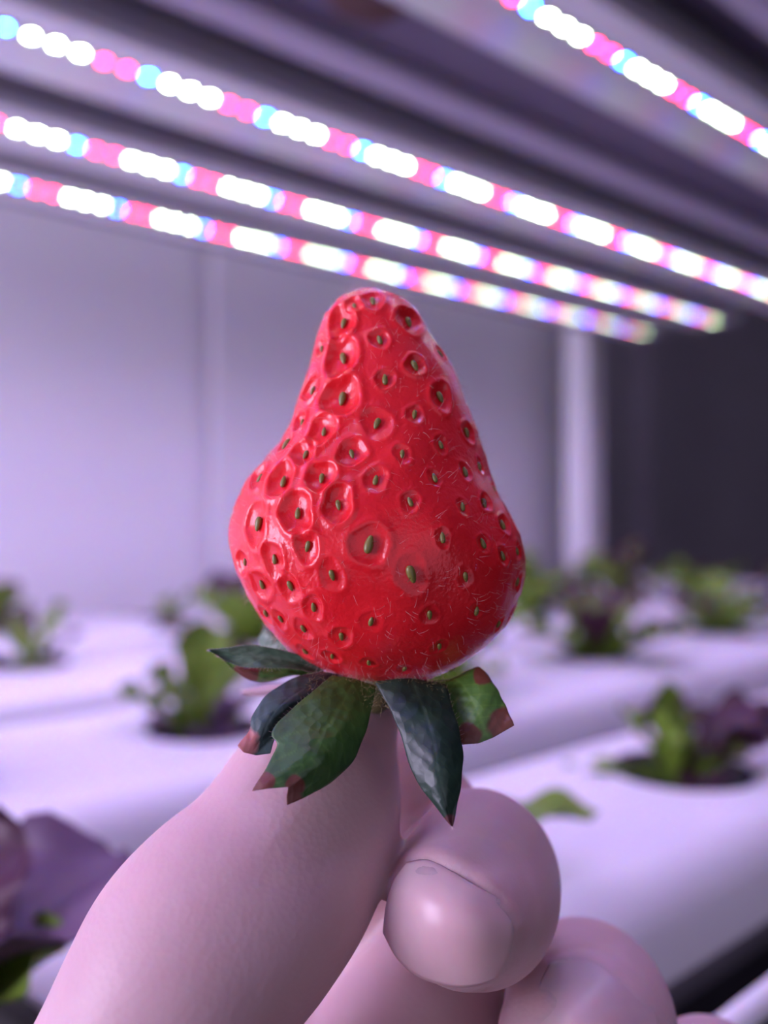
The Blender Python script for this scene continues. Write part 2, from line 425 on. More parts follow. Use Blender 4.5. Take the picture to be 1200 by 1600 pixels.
def rnd_specs(seed, n=8, size=.042, cols=('green','mixed','red')):
    r = random.Random(seed); out = []; a0 = r.uniform(0, 360)
    for i in range(n):
        out.append((a0+i*137.5+r.uniform(-12,12), size*r.uniform(.7,1.1), size*r.uniform(.5,.75), r.uniform(28,75), r.uniform(-45,-10), r.choice(cols)))
    return out
# azimuths: 0 = along the channels (away to the right), -41 = right in the picture, 139 = left, -131 = towards the camera
custom = {
 (3,0): [(12,.056,.052,64,-60,'purple'),(-14,.036,.026,58,-30,'green'),(-60,.05,.04,20,-20,'red'),(75,.045,.04,50,-30,'red'),(140,.06,.04,45,-30,'mixed'),(-100,.06,.04,40,-30,'mixed'),(40,.05,.04,75,-30,'red')],
 (3,1): [(-33,.066,.024,52,-62,'green'),(60,.045,.03,45,-30,'mixed'),(120,.045,.03,50,-30,'green'),(-130,.04,.03,40,-20,'mixed'),(5,.045,.03,70,-30,'mixed')],
 (3,2): [(139,.042,.020,22,-30,'green'),(120,.036,.024,68,-25,'green'),(160,.032,.018,80,-10,'green'),(-60,.034,.026,52,-35,'mixed'),
         (-35,.052,.036,42,-20,'red'),(-15,.046,.034,58,-35,'red'),(50,.036,.026,75,-15,'mixed'),(-131,.024,.020,35,-30,'red'),(80,.040,.018,85,-5,'green')],
 (2,1): [(139,.045,.026,48,-30,'green'),(120,.042,.030,62,-20,'green'),(70,.056,.03,82,-8,'green'),(-41,.04,.03,55,-25,'mixed'),(-110,.028,.026,30,-20,'purple'),(-80,.034,.022,60,-20,'purple'),(20,.05,.028,70,-20,'mixed'),(175,.03,.02,40,-20,'mixed')],
 (1,1): [(139,.05,.03,25,-20,'mixed'),(170,.05,.03,30,-25,'red'),(-41,.042,.03,50,-20,'red'),(0,.05,.03,72,-15,'green'),(-100,.03,.03,25,-20,'green'),(90,.05,.03,65,-20,'mixed')],
 (0,1): [(139,.045,.02,12,-8,'green'),(-30,.04,.02,62,-10,'green'),(60,.03,.02,60,-20,'green'),(-41,.025,.016,20,-10,'green')],
}
wherel = {3:'in the nearest channel', 2:'in the second channel from the camera', 1:'in the third channel from the camera', 0:'in the channel along the wall'}
special = {
 (3,0):'lettuce with large purple and green leaves at the lower left edge beside the thumb',
 (3,1):'lettuce hidden behind the fingers, one green leaf tip showing right of the hand',
 (3,2):'lettuce with bright green and dark maroon leaves in the large hole right of the berry',
 (2,1):'green and purple lettuce just left of the calyx, behind the thumb tip',
 (1,1):'low red and green lettuce at the left edge, level with the berry base',
 (0,1):'tiny green seedling alone against the pale wall',
 (2,3):'reddish green lettuce in the second channel, first one right of the berry',
 (2,4):'olive green lettuce in the second channel, above the large maroon one',
 (1,2):'olive and brown lettuce tucked against the lower left flank of the berry',
}
ordw = ['first','second','third','fourth','fifth','sixth','seventh']
for k, (yb, yf, pl) in rows.items():
    for i, (x, y) in enumerate(pl):
        sp = custom.get((k, i))
        if sp is None:
            big = .070 if k == 2 else .074 if k == 1 else .055
            cols = ('green','mixed','red') if (i+k) % 2 else ('green','green','mixed')
            sp = rnd_specs(100*k+i, 8, big, cols)
        lab = special.get((k, i)) or 'small lettuce %s, %s hole from the left end' % (wherel[k], ordw[i])
        plant(x, y, sp, lab)

# ------------------------------------------------------------------ strawberry
c1 = lambda x, y: (340+x/2.4, 430+y/2.4)
Lp = [(548,52),(500,66),(440,102),(395,170),(370,255),(345,350),(312,455),(282,540),(240,620),(182,690),(122,760),(82,840),(58,930),(55,1010),(74,1100),(110,1180),(150,1250),(200,1320),(260,1385),(340,1440),(430,1486),(530,1525),(610,1547)]
Rp = [(548,52),(610,58),(685,84),(742,132),(792,215),(850,300),(892,372),(930,470),(962,560),(987,650),(1012,740),(1050,820),(1092,900),(1127,980),(1147,1060),(1140,1150),(1115,1230),(1078,1305),(1010,1378),(930,1440),(840,1488),(740,1522),(610,1547)]
D0 = 0.109
NU, NV = 560, 620
def end_dense(p, n):
    q = resample([c1(*a) for a in p], 4000)
    k = np.ones(81)/81; 
    qq = np.vstack([np.repeat(q[:1], 40, 0), q, np.repeat(q[-1:], 40, 0)])
    qs = np.stack([np.convolve(qq[:, i], k, 'valid') for i in (0, 1)], 1); qs[0] = q[0]; qs[-1] = q[-1]
    return qs[np.linspace(0, len(qs)-1, n).round().astype(int)]
Le, Re = end_dense(Lp, NU), end_dense(Rp, NU)
cen = (Le+Re)/2; hv = (Re-Le)/2
# polar ends: make sure the radius closes smoothly
th = np.linspace(0, 2*math.pi, NV, endpoint=False)
rad = np.linalg.norm(hv, axis=1)
bpx = cen[:, None, :]+hv[:, None, :]*np.cos(th)[None, :, None]
dep = D0-0.90*rad[:, None]*D0/F*np.sin(th)[None, :]*(1+0.03*np.cos(2*th)[None, :])
X = (bpx[..., 0]-600)/F*D0; Z = (800-bpx[..., 1])/F*D0
B = CAM+FW*dep[..., None]+RT*X[..., None]+UP*Z[..., None]
def grid_normals(B):
    du = np.gradient(B, axis=0); dv = np.roll(B, -1, 1)-np.roll(B, 1, 1)
    n = np.cross(dv, du); ln = np.linalg.norm(n, axis=2, keepdims=True); ln[ln < 1e-12] = 1
    return n/ln
Nn = grid_normals(B)
c0 = B.mean(axis=(0, 1))
if ((B-c0)*Nn).sum() < 0: Nn = -Nn
Nn[0] = UP; Nn[-1] = -UP
# slow lumps of the flesh
lump = 0.00022*np.sin(B[..., 0]*520+1)*np.sin(B[..., 2]*410)*np.cos(B[..., 1]*470)
B = B+Nn*(lump*np.sin(np.linspace(0, math.pi, NU))[:, None])[..., None]
# seeds: x, y in the detail view, pit radius mm, pit depth mm, length mm
seeds = [(582,93,1.7,.55,1.3),(463,172,2.0,.75,1.4),(722,170,2.3,.9,1.5),(608,238,1.5,.5,1.3),(463,303,2.4,.8,1.6),(742,335,1.5,.6,1.5),(627,388,1.4,.45,1.4),
 (840,455,1.9,.7,1.5),(345,425,1.5,.6,1.2),(460,455,2.5,.75,1.8),(598,555,2.2,.45,1.5),(740,522,1.3,.35,1.2),(308,545,1.2,.5,1.0),(390,578,2.0,.6,1.2),
 (838,635,1.2,.30,1.1),(255,630,1.2,.3,1.6),(320,663,1.7,.6,1.2),(500,663,1.7,.45,1.2),(695,670,1.3,.3,1.1),(238,765,2.0,.7,1.5),(385,755,1.8,.65,1.3),
 (595,765,1.7,.45,1.3),(815,758,1.1,.25,1.2),(930,738,1.2,.35,1.3),(985,715,1.1,.4,1.2),(148,755,1.5,.5,1.2),(290,888,2.2,.7,1.4),(450,855,1.9,.6,1.3),
 (720,848,1.4,.35,1.2),(918,868,1.1,.3,1.2),(1005,850,1.3,.5,1.3),(1038,800,1.0,.3,1.0),(142,930,2.3,.6,1.8),(567,1010,2.6,.6,2.1),(845,985,1.2,.3,1.3),
 (995,1005,1.2,.3,1.3),(1075,932,1.4,.5,1.3),(335,1018,1.6,.4,1.3),(208,1065,1.7,.35,1.2),(725,1120,2.3,.35,2.1),(930,1130,1.2,.3,1.2),(1073,1053,1.2,.35,1.2),
 (430,1125,1.6,.35,1.3),(162,1163,1.7,.4,1.2),(268,1168,1.6,.4,1.3),(360,1248,1.4,.35,1.2),(578,1298,1.5,.25,1.2),(795,1275,1.3,.3,1.2),(970,1258,1.2,.3,1.2),
 (178,1272,1.3,.3,1.1),(235,1293,1.2,.3,1.0),(320,1328,1.3,.3,1.1),(465,1357,1.4,.3,1.2),(833,1393,1.2,.3,1.1),(325,1415,1.2,.3,1.0),(428,1433,1.2,.3,1.0),
 (568,1453,1.2,.25,1.0),(700,1477,1.1,.25,1.0),(880,1478,1.0,.25,1.0),(90,1080,1.5,.5,1.0),(940,590,1.6,.6,1.3),(838,292,1.3,.5,1.1),(1128,1150,1.4,.5,1.2),
 (1128,1035,1.2,.35,1.0),(1055,1310,1.1,.3,1.0),(510,110,1.2,.35,.9),(385,275,1.0,.3,.9)]
Bf = B.reshape(-1, 3); Nf = Nn.reshape(-1, 3)
pxs, pys, ds = proj(Bf)
facing = ((Bf-CAM)*Nf).sum(1) < -0.002
front_i = np.where(facing)[0]
SP = []
for sx, sy, r, dp, ln in seeds:
    X_, Y_ = c1(sx, sy)
    i = front_i[np.argmin((pxs[front_i]-X_)**2+(pys[front_i]-Y_)**2)]
    kq = 1.15 if sx < 520 else 0.65 if sx < 1000 else 0.85
    if sy > 1100: kq *= .7
    SP.append((Bf[i].copy(), Nf[i].copy(), r*1e-3*(1 if sx < 520 else .85), dp*1e-3*kq, ln*0.95e-3, True))
# seeds of the far side and of the outermost flanks
tries = 0
while tries < 6000:
    tries += 1
    i = rng.integers(6*NV, (NU-14)*NV)
    p = Bf[i]
    facei = ((p-CAM)*Nf[i]).sum()/np.linalg.norm(p-CAM)
    if facei < -0.10: continue
    if min(np.linalg.norm(p-s[0]) for s in SP) < 0.0040: continue
    SP.append((p.copy(), Nf[i].copy(), rng.uniform(1.3,1.9)*1e-3, rng.uniform(.4,.6)*1e-3, 1.25e-3, False))
disp = np.zeros(len(Bf))
for p, n, r, dp, ln, fr in SP:
    m_ = np.where(np.abs(Bf-p).max(axis=1) < 1.8*r)[0]
    dv_ = Bf[m_]-p; e1 = np.cross(n, UP); e1 /= np.linalg.norm(e1)+1e-9; e2 = np.cross(e1, n)
    a_, b_ = dv_ @ e1, dv_ @ e2; ph_ = np.arctan2(b_, a_); k1, k2, k3 = rng.uniform(0, 6.28, 3)
    q = np.hypot(a_*1.10, b_*0.92)/r*(1+0.09*np.sin(2*ph_+k1)+0.06*np.sin(3*ph_+k2)+0.03*np.sin(5*ph_+k3))
    q = np.sqrt(q*q+((dv_ @ n)/r)**2)
    bowl = -dp*np.clip(1-q**2.5, 0, 1)**0.95
    rimw = (0.28 if fr else 0.2)*dp*np.exp(-((q-1.12)/0.22)**2)
    disp[m_] += bowl+rimw
disp = np.clip(disp, -0.001, 0.0004)
taper = np.repeat(np.clip(np.minimum(np.arange(NU), NU-1-np.arange(NU))/8.0, 0, 1), NV)
BD = Bf+Nf*(disp*taper)[:, None]

m_berry = mat('strawberry_skin', (0.72,0.010,0.016), 0.45, 0.3)
bb = bsdf(m_berry)
tc = N(m_berry, 'ShaderNodeTexCoord')
n1 = N(m_berry, 'ShaderNodeTexNoise'); n1.inputs['Scale'].default_value = 160; n1.inputs['Detail'].default_value = 3
L(m_berry, tc.outputs['Object'], n1.inputs['Vector'])
rp = N(m_berry, 'ShaderNodeValToRGB'); rp.color_ramp.elements[0].position = .3; rp.color_ramp.elements[1].position = .75
rp.color_ramp.elements[0].color = (0.66,0.005,0.012,1); rp.color_ramp.elements[1].color = (0.82,0.014,0.022,1)
L(m_berry, n1.outputs['Fac'], rp.inputs[0]); L(m_berry, rp.outputs[0], bb.inputs['Base Color'])
n2 = N(m_berry, 'ShaderNodeTexNoise'); n2.inputs['Scale'].default_value = 2600; n2.inputs['Detail'].default_value = 2
L(m_berry, tc.outputs['Object'], n2.inputs['Vector'])
n3 = N(m_berry, 'ShaderNodeTexNoise'); n3.inputs['Scale'].default_value = 700; n3.inputs['Detail'].default_value = 2
L(m_berry, tc.outputs['Object'], n3.inputs['Vector'])
ad = N(m_berry, 'ShaderNodeMath', operation='MULTIPLY_ADD'); L(m_berry, n3.outputs['Fac'], ad.inputs[0]); ad.inputs[1].default_value = 1.6; L(m_berry, n2.outputs['Fac'], ad.inputs[2])
bp = N(m_berry, 'ShaderNodeBump'); bp.inputs['Strength'].default_value = 0.45; bp.inputs['Distance'].default_value = 0.00012
L(m_berry, ad.outputs[0], bp.inputs['Height']); L(m_berry, bp.outputs[0], bb.inputs['Normal']); L(m_berry, bp.outputs[0], bb.inputs['Coat Normal'])
bb.inputs['Subsurface Weight'].default_value = 0.35; bb.inputs['Subsurface Radius'].default_value = (1.0,0.12,0.10); bb.inputs['Subsurface Scale'].default_value = 0.002
bb.inputs['Coat Weight'].default_value = 0.6; bb.inputs['Coat Roughness'].default_value = 0.10
bb.inputs['Sheen Weight'].default_value = 0.0; bb.inputs['Sheen Roughness'].default_value = 0.4

def fast_grid(name, V, nu, nv, closed, m, parent=None):
    me = bpy.data.meshes.new(name)
    i, j = np.meshgrid(np.arange(nu-1), np.arange(nv if closed else nv-1), indexing='ij'); k = (j+1) % nv
    f = np.stack([i*nv+j, i*nv+k, (i+1)*nv+k, (i+1)*nv+j], -1).reshape(-1, 4)
    me.vertices.add(len(V)); me.vertices.foreach_set('co', np.asarray(V, dtype=np.float32).ravel())
    me.loops.add(f.size); me.loops.foreach_set('vertex_index', f.ravel().astype(np.int32))
    me.polygons.add(len(f)); me.polygons.foreach_set('loop_start', np.arange(0, f.size, 4, dtype=np.int32))
    me.polygons.foreach_set('use_smooth', np.ones(len(f), dtype=bool))
    me.update(calc_edges=True); me.materials.append(m)
    o = bpy.data.objects.new(name, me); C.objects.link(o)
    if parent is not None: o.parent = parent
    return o
base = Bf.mean(0)
berry = fast_grid('strawberry', BD-base, NU, NV, True, m_berry)
berry.location = base
tag(berry, 'ripe red strawberry held upside down by its calyx, dotted with green seeds', 'strawberry')
_f = np.array([berry.data.polygons[k].normal for k in (200*NV+10, 300*NV+400)])
if (np.array(_f[0]) @ Nf[200*NV+10]) < 0: berry.data.flip_normals()

m_seed = noisy(mat('achene_skin', rough=0.35, spec=0.5), (0.10,0.11,0.02), (0.24,0.20,0.045), 900)
m_style = mat('dry_style', (0.12,0.04,0.015), 0.5)
m_hair = mat('berry_hair', (0.75,0.55,0.52), 0.4, 0.4)
def seed_mesh():
    V = []; nu, nv = 12, 12
    for i in range(nu):
        a = math.pi*i/(nu-1); y = -math.cos(a)
        r = math.sin(a)**0.9*(1-0.22*y)
        for j in range(nv): t = math.tau*j/nv; V.append((0.5*0.48*r*math.cos(t), 0.5*y, 0.5*0.40*r*math.sin(t)))
    Fc = grid_faces(nu, nv, True)
    b_ = len(V)                                         # dry style: a thin bent thread at one side
    for i in range(5):
        u = i/4
        for j in range(4): t = math.tau*j/4; V.append((0.16+0.22*u*u+0.03*math.cos(t), 0.1+0.10*u, 0.10+0.40*u+0.03*math.sin(t)*(1-.5*u)))
    Fs = [tuple(b_+q for q in f) for f in grid_faces(5, 4, True)]
    me = bpy.data.meshes.new('achene'); me.from_pydata(V, [], Fc+Fs); me.update()
    me.materials.append(m_seed); me.materials.append(m_style)
    for k, p in enumerate(me.polygons): p.use_smooth = True; p.material_index = 0 if k < len(Fc) else 1
    return me
sm = seed_mesh()
rest = MB()
kd = 0
for p, n, r, dp, ln, fr in SP:
    zax = n/np.linalg.norm(n); ya = UP-zax*(UP @ zax); ya = ya/(np.linalg.norm(ya)+1e-9)
    ang = random.uniform(-.35, .35); xa = np.cross(ya, zax)
    ya2 = ya*math.cos(ang)+xa*math.sin(ang); xa2 = np.cross(ya2, zax)
    if random.random() < .5: xa2 = -xa2; ya2 = -ya2
    pos = p-zax*(dp*0.82-ln*0.10)
    Mx = Matrix(((xa2[0],ya2[0],zax[0]),(xa2[1],ya2[1],zax[1]),(xa2[2],ya2[2],zax[2]))).to_4x4()
    s_ = ln*1.0
    if fr:
        o = bpy.data.objects.new('achene', sm); C.objects.link(o); o.parent = berry
        o.matrix_local = Matrix.Translation(Vector(pos-base)) @ Mx @ Matrix.Diagonal((s_, s_, s_, 1))
    else:
        TT = Matrix.Translation(Vector(pos-base)) @ Mx @ Matrix.Diagonal((s_, s_, s_, 1))
        rest.add([tuple(TT @ v.co) for v in sm.vertices], [tuple(q.vertices) for q in sm.polygons])
ro = rest.build('achenes', m_seed, berry, True); tag(ro, kind='stuff')

def strands(name, pts, nrm, lens, rads, m, parent, org, lean=0.9, seg=5, sides=3, down=0.0):
    V = []; Fc = []
    for p, n, ln, rr in zip(pts, nrm, lens, rads):
        t1 = rng.normal(size=3); t1 -= n*(t1 @ n); t1 /= np.linalg.norm(t1)
        t2 = np.cross(n, t1)
        b_ = len(V); th0 = rng.uniform(0, lean*0.6); cv = rng.uniform(0, lean)
        q = p-org-n*0.00004; a = th0
        for i in range(seg):
            u = i/(seg-1); dirv = n*math.cos(a)+t1*math.sin(a); e1 = t2; e2 = np.cross(dirv, e1)
            r_ = rr*(1-.75*u)
            for j in range(sides): t = math.tau*j/sides; V.append(q+e1*r_*math.cos(t)+e2*r_*math.sin(t))
            q = q+dirv*ln/(seg-1)+UP*(-down*ln*u/(seg-1)); a += cv/(seg-1)
        for i in range(seg-1):
            for j in range(sides): k = (j+1) % sides; Fc.append((b_+i*sides+j, b_+i*sides+k, b_+(i+1)*sides+k, b_+(i+1)*sides+j))
    o = mesh_obj(name, V, Fc, m, parent); tag(o, kind='stuff'); return o
ids = rng.integers(4*NV, (NU-6)*NV, 3200)
ids = ids[(((Bf[ids]-CAM)*Nf[ids]).sum(1) < 0.03)]
ids = np.array([i for i in ids if disp[i] > -0.0002])
strands('fine_hair', BD[ids], Nf[ids], rng.uniform(.0005, .0017, len(ids)), rng.uniform(.000007, .000013, len(ids)), m_hair, berry, base, lean=1.5)

# ------------------------------------------------------------------ calyx
c2 = lambda x, y: (300+x/2.143, 960+y/2.143)
def sepal_material(name, ga, gb, brown):
    m = mat(name, rough=0.42, spec=0.5); b_ = bsdf(m)
    tc = N(m, 'ShaderNodeTexCoord'); n = N(m, 'ShaderNodeTexNoise'); n.inputs['Scale'].default_value = 260; n.inputs['Detail'].default_value = 4
    L(m, tc.outputs['Object'], n.inputs['Vector'])
    r = N(m, 'ShaderNodeValToRGB'); r.color_ramp.elements[0].position = .3; r.color_ramp.elements[1].position = .72
    r.color_ramp.elements[0].color = (*ga,1); r.color_ramp.elements[1].color = (*gb,1); L(m, n.outputs['Fac'], r.inputs[0])
    at = N(m, 'ShaderNodeAttribute', attribute_name='dry'); av = N(m, 'ShaderNodeAttribute', attribute_name='vein')
    n2 = N(m, 'ShaderNodeTexNoise'); n2.inputs['Scale'].default_value = 520; n2.inputs['Detail'].default_value = 3; L(m, tc.outputs['Object'], n2.inputs['Vector'])
    a1 = N(m, 'ShaderNodeMath', operation='MULTIPLY_ADD'); L(m, n2.outputs['Fac'], a1.inputs[0]); a1.inputs[1].default_value = .6; L(m, at.outputs['Fac'], a1.inputs[2])
    r2 = N(m, 'ShaderNodeValToRGB'); r2.color_ramp.elements[0].position = .62; r2.color_ramp.elements[1].position = .80; L(m, a1.outputs[0], r2.inputs[0])
    mv = N(m, 'ShaderNodeMix', data_type='RGBA'); L(m, av.outputs['Fac'], mv.inputs[0]); L(m, r.outputs[0], mv.inputs[6])
    mv.inputs[7].default_value = (min(1,gb[0]*1.7+.02), min(1,gb[1]*1.5+.02), gb[2]*1.5+.01, 1)
    mx = N(m, 'ShaderNodeMix', data_type='RGBA'); L(m, r2.outputs[0], mx.inputs[0]); L(m, mv.outputs[2], mx.inputs[6]); mx.inputs[7].default_value = (*brown,1)
    L(m, mx.outputs[2], b_.inputs['Base Color'])
    bp = N(m, 'ShaderNodeBump'); bp.inputs['Strength'].default_value = .5; bp.inputs['Distance'].default_value = .0002
    n3 = N(m, 'ShaderNodeTexVoronoi'); n3.inputs['Scale'].default_value = 900; L(m, tc.outputs['Object'], n3.inputs['Vector'])
    L(m, n3.outputs['Distance'], bp.inputs['Height']); L(m, bp.outputs[0], b_.inputs['Normal'])
    return m
m_sep = sepal_material('sepal_green', (0.010,0.045,0.010), (0.050,0.14,0.022), (0.13,0.035,0.022))
m_sep_lt = sepal_material('sepal_light_green', (0.03,0.10,0.015), (0.09,0.20,0.03), (0.12,0.035,0.02))
m_sep_dk = sepal_material('sepal_dark_green', (0.006,0.022,0.014), (0.018,0.050,0.026), (0.10,0.03,0.03))
m_sep_gy = sepal_material('sepal_grey_green', (0.06,0.12,0.07), (0.15,0.23,0.15), (0.11,0.05,0.035))
m_sep_bl = sepal_material('sepal_bluish', (0.012,0.035,0.030), (0.045,0.085,0.075), (0.40,0.14,0.13))
def sepal(label, left, right, basee, end, d0, d1, m, dry=(), cup=0.0012, bow=0.0, nu=70, nv=36, thick=0.00028, twist=0.0):
    """blade from its outline: four edges (base, end, left, right) in the plane facing the camera, bent in depth"""
    Lq = resample([c2(*p) for p in left], nu); Rq = resample([c2(*p) for p in right], nu)
    Bq = resample([c2(*p) for p in basee], nv, len(basee) > 2); Eq = resample([c2(*p) for p in end], nv, False)
    u = np.linspace(0, 1, nu)[:, None, None]; v = np.linspace(0, 1, nv)[None, :, None]
    P2 = (1-v)*Lq[:, None]+v*Rq[:, None]+(1-u)*Bq[None]+u*Eq[None]-((1-u)*(1-v)*Lq[0]+(1-u)*v*Rq[0]+u*(1-v)*Lq[-1]+u*v*Rq[-1])
    U = u[..., 0]; Vv = 2*v[..., 0]-1
    ser = 0.6*np.sin(U*math.pi*9)*np.clip(np.abs(Vv)-.85, 0, 1)/.15*np.sign(Vv)
    P2[..., 0] += ser
    vein = 0.55*np.exp(-(Vv/0.03)**2)*(1-.7*U)
    side = np.exp(-((((U*6.3-np.abs(Vv)**1.3*1.3+.2*np.sign(Vv)) % 1)-.5)/.045)**2)*0.30*(np.abs(Vv) < .93)
    vv = np.clip(vein+side, 0, 1)
    d = d0+(d1-d0)*U**0.9-bow*np.sin(U*math.pi)+cup*Vv**2*np.sin(np.clip(U*1.1,0,1)*math.pi*.8+.3)+twist*Vv*U
    d = d+0.00022*vein-0.00012*side*0+0.00002*np.sin(U*44+np.abs(Vv)*10)+0.0002*np.sin(U*7+Vv*3)
    W = CAM+FW*d[..., None]+RT*((P2[..., 0]-600)/F*d)[..., None]+UP*((800-P2[..., 1])/F*d)[..., None]
    Wb = W+FW*thick
    n = nu*nv; V = np.vstack([W.reshape(-1, 3), Wb.reshape(-1, 3)])-base
    Fc = grid_faces(nu, nv); Fb = [tuple(n+i for i in f[::-1]) for f in Fc]
    rim = [i*nv for i in range(nu)]+[(nu-1)*nv+j for j in range(1, nv)]+[i*nv+nv-1 for i in range(nu-2, -1, -1)]+[j for j in range(nv-2, 0, -1)]
    Fs = [(rim[k], rim[(k+1) % len(rim)], n+rim[(k+1) % len(rim)], n+rim[k]) for k in range(len(rim))]
    o = mesh_obj('sepal', V, Fc+Fb+Fs, m, berry)
    dr = np.zeros((nu, nv))
    for x, y, r in dry:
        X_, Y_ = c2(x, y); dr = np.maximum(dr, np.clip(1.15-np.hypot(P2[..., 0]-X_, P2[..., 1]-Y_)/(r/2.143), 0, 1))
    for nm, a in (('dry', dr), ('vein', vv)):
        at = o.data.attributes.new(nm, 'FLOAT', 'POINT'); at.data.foreach_set('value', np.r_[a.ravel(), a.ravel()].astype(np.float32))
    if label: o['label'] = label
    # short hairs along the rim
    pr = np.array([W.reshape(-1, 3)[k] for k in rim[::2]]); 
    out = pr-W.reshape(-1, 3).mean(0); out -= np.outer(out @ FW, FW); out /= np.linalg.norm(out, axis=1)[:, None]
    strands('sepal_hair', pr, out, rng.uniform(.0002,.0006,len(pr)), np.full(len(pr), .000012), m_hair, o, base, lean=.8, seg=4)
    return o
sepal('large green sepal with two brown dried points',
      [(470,205),(400,262),(300,350),(266,402),(284,440),(244,520),(200,592)],
      [(616,240),(598,335),(572,420),(540,490),(480,552),(400,602),(318,639)],
      [(470,205),(540,215),(616,240)], [(200,592),(250,584),(322,578),(316,610),(318,639)], .1015, .0915, m_sep,
      dry=[(205,590,75),(250,555,40),(322,620,60),(345,570,45)], bow=.0012, cup=.0010)
sepal('long dark pointed sepal', [(612,225),(680,355),(712,450),(742,540),(800,625),(868,710)],
      [(850,235),(875,320),(898,400),(908,480),(898,590),(873,712)], [(612,225),(730,215),(850,235)], [(868,710),(873,712)], .1010, .0925, m_sep_dk,
      dry=[(868,705,45)], bow=.0016, cup=.0012)
sepal('bright green sepal with brown corner and blotches', [(800,225),(845,300),(870,370),(885,415),(905,436)],
      [(930,185),(965,178),(1010,230),(1050,305),(1079,372)], [(800,225),(870,215),(930,185)], [(905,436),(960,432),(1010,412),(1079,372)], .1035, .0985, m_sep_lt,
      dry=[(1045,370,75),(925,410,60),(975,200,48)], bow=.001, cup=.0008)
sepal('bluish dark sepal with a pink dried tip', [(440,192),(345,212),(250,270),(202,340),(190,390),(152,440)],
      [(520,215),(440,262),(345,325),(300,385),(272,430),(262,466)], [(440,192),(480,200),(520,215)], [(152,440),(172,462),(215,472),(262,466)], .1040, .0975, m_sep_bl,
      dry=[(165,425,75)], bow=.0010, cup=.0010)
sepal('grey green sepal folded out to one side', [(440,170),(320,125),(200,104),(120,112),(56,118)],
      [(440,205),(340,182),(240,180),(150,172),(60,124)], [(440,170),(440,205)], [(56,118),(60,124)], .1060, .1035, m_sep_gy, bow=.0006, cup=-.0012)
sepal('green underside of the folded sepal with a brown edge', [(440,195),(340,172),(240,172),(170,165),(90,140)],
      [(440,215),(340,205),(260,225),(180,215),(92,142)], [(440,195),(440,215)], [(90,140),(92,142)], .1070, .1050, m_sep_lt,
      dry=[(180,200,60)], bow=.0004, cup=.0004)
sepal('small grey green sepal behind the berry', [(300,140),(240,120),(222,85),(245,45)], [(380,100),(330,75),(290,45),(250,40)], [(300,140),(380,100)], [(245,45),(250,40)], .1130, .1160, m_sep_gy)
sepal('pale narrow sepal at the back', [(420,225),(300,232),(230,240),(168,255)], [(430,245),(310,262),(230,275),(170,268)], [(420,225),(430,245)], [(168,255),(170,268)], .1120, .1150, mat('pale_sepal', (0.5,0.38,0.40), .5))
# receptacle collar and stalk between the fingertips
m_stalk = noisy(mat('stalk_skin', rough=.5), (0.05,0.09,0.02), (0.16,0.13,0.05), 500)
V, Fc = tube([P(592,1058,.1075),P(590,1072,.107),P(588,1085,.1065),P(585,1105,.1095),P(580,1130,.113),P(580,1160,.116)], [.0032,.0040,.0024,.0011,.0011,.0011])
mesh_obj('stalk', np.array(V)-base, Fc, m_stalk, berry)
# hairs and tiny yellow glands where the sepals meet the flesh
cp = []; cn = []
for k in range(420):
    px = rng.uniform(480, 700); py = 1068+rng.uniform(-6, 40)-abs(px-590)*.10
    cp.append(P(px, py, .1012-abs(py-1068)*.00004)); n_ = -FW*.7+RT*rng.normal()*.5+UP*rng.normal()*.5; cn.append(n_/np.linalg.norm(n_))
strands('calyx_hair', cp, cn, rng.uniform(.0004,.0011,len(cp)), rng.uniform(.00001,.00002,len(cp)), mat('gland_hair', (0.45,0.38,0.16), .5), berry, base, lean=1.2)

# ------------------------------------------------------------------ hand
def loft(st, ns=40, capn=6):
    """st: (px, py, d, half width mm in the picture plane, half width mm in depth)"""
    raw = np.array([[*P(a, b_, d), r1*1e-3, r2*1e-3] for a, b_, d, r1, r2 in st])
    q = np.vstack([2*raw[0]-raw[1], raw, 2*raw[-1]-raw[-2]]); out = []
    for i in range(1, len(q)-2):
        for t in np.linspace(0, 1, 10, endpoint=False):
            a,b_,c_,d = q[i-1],q[i],q[i+1],q[i+2]
            out.append(0.5*((2*b_)+(c_-a)*t+(2*a-5*b_+4*c_-d)*t*t+(3*b_-a-3*c_+d)*t**3))
    out.append(raw[-1]); p = np.array(out)
    tan = np.gradient(p[:, :3], axis=0); tan /= np.linalg.norm(tan, axis=1)[:, None]
    rows_ = []
    def ring(c_, t, r1, r2, a):
        b2 = np.cross(t, a)
        return [c_+a*r1*math.cos(x)+b2*r2*math.sin(x) for x in np.linspace(0, math.tau, ns, endpoint=False)]
    a0 = np.cross(tan[0], FW); a0 /= np.linalg.norm(a0); A = []
    a_ = a0
    for i in range(len(p)):                                   # parallel transport
        a_ = a_-tan[i]*(a_ @ tan[i]); a_ /= np.linalg.norm(a_); A.append(a_.copy())
    for k in range(capn, 0, -1):
        an = math.pi/2*k/capn*.97; rows_.append(ring(p[0,:3]-tan[0]*p[0,3]*math.sin(an)*.9, tan[0], p[0,3]*math.cos(an), p[0,4]*math.cos(an), A[0]))
    for i in range(len(p)): rows_.append(ring(p[i,:3], tan[i], p[i,3], p[i,4], A[i]))
    for k in range(1, capn+1):
        an = math.pi/2*k/capn*.97; rows_.append(ring(p[-1,:3]+tan[-1]*p[-1,3]*math.sin(an)*.9, tan[-1], p[-1,3]*math.cos(an), p[-1,4]*math.cos(an), A[-1]))
    n = len(rows_)
    V = [v for r_ in rows_ for v in r_]
    return V, grid_faces(n, ns, True)+[tuple(range(ns))[::-1], tuple((n-1)*ns+j for j in range(ns))]
def hw(px, d): return px*d/F*1000
hb = MB()
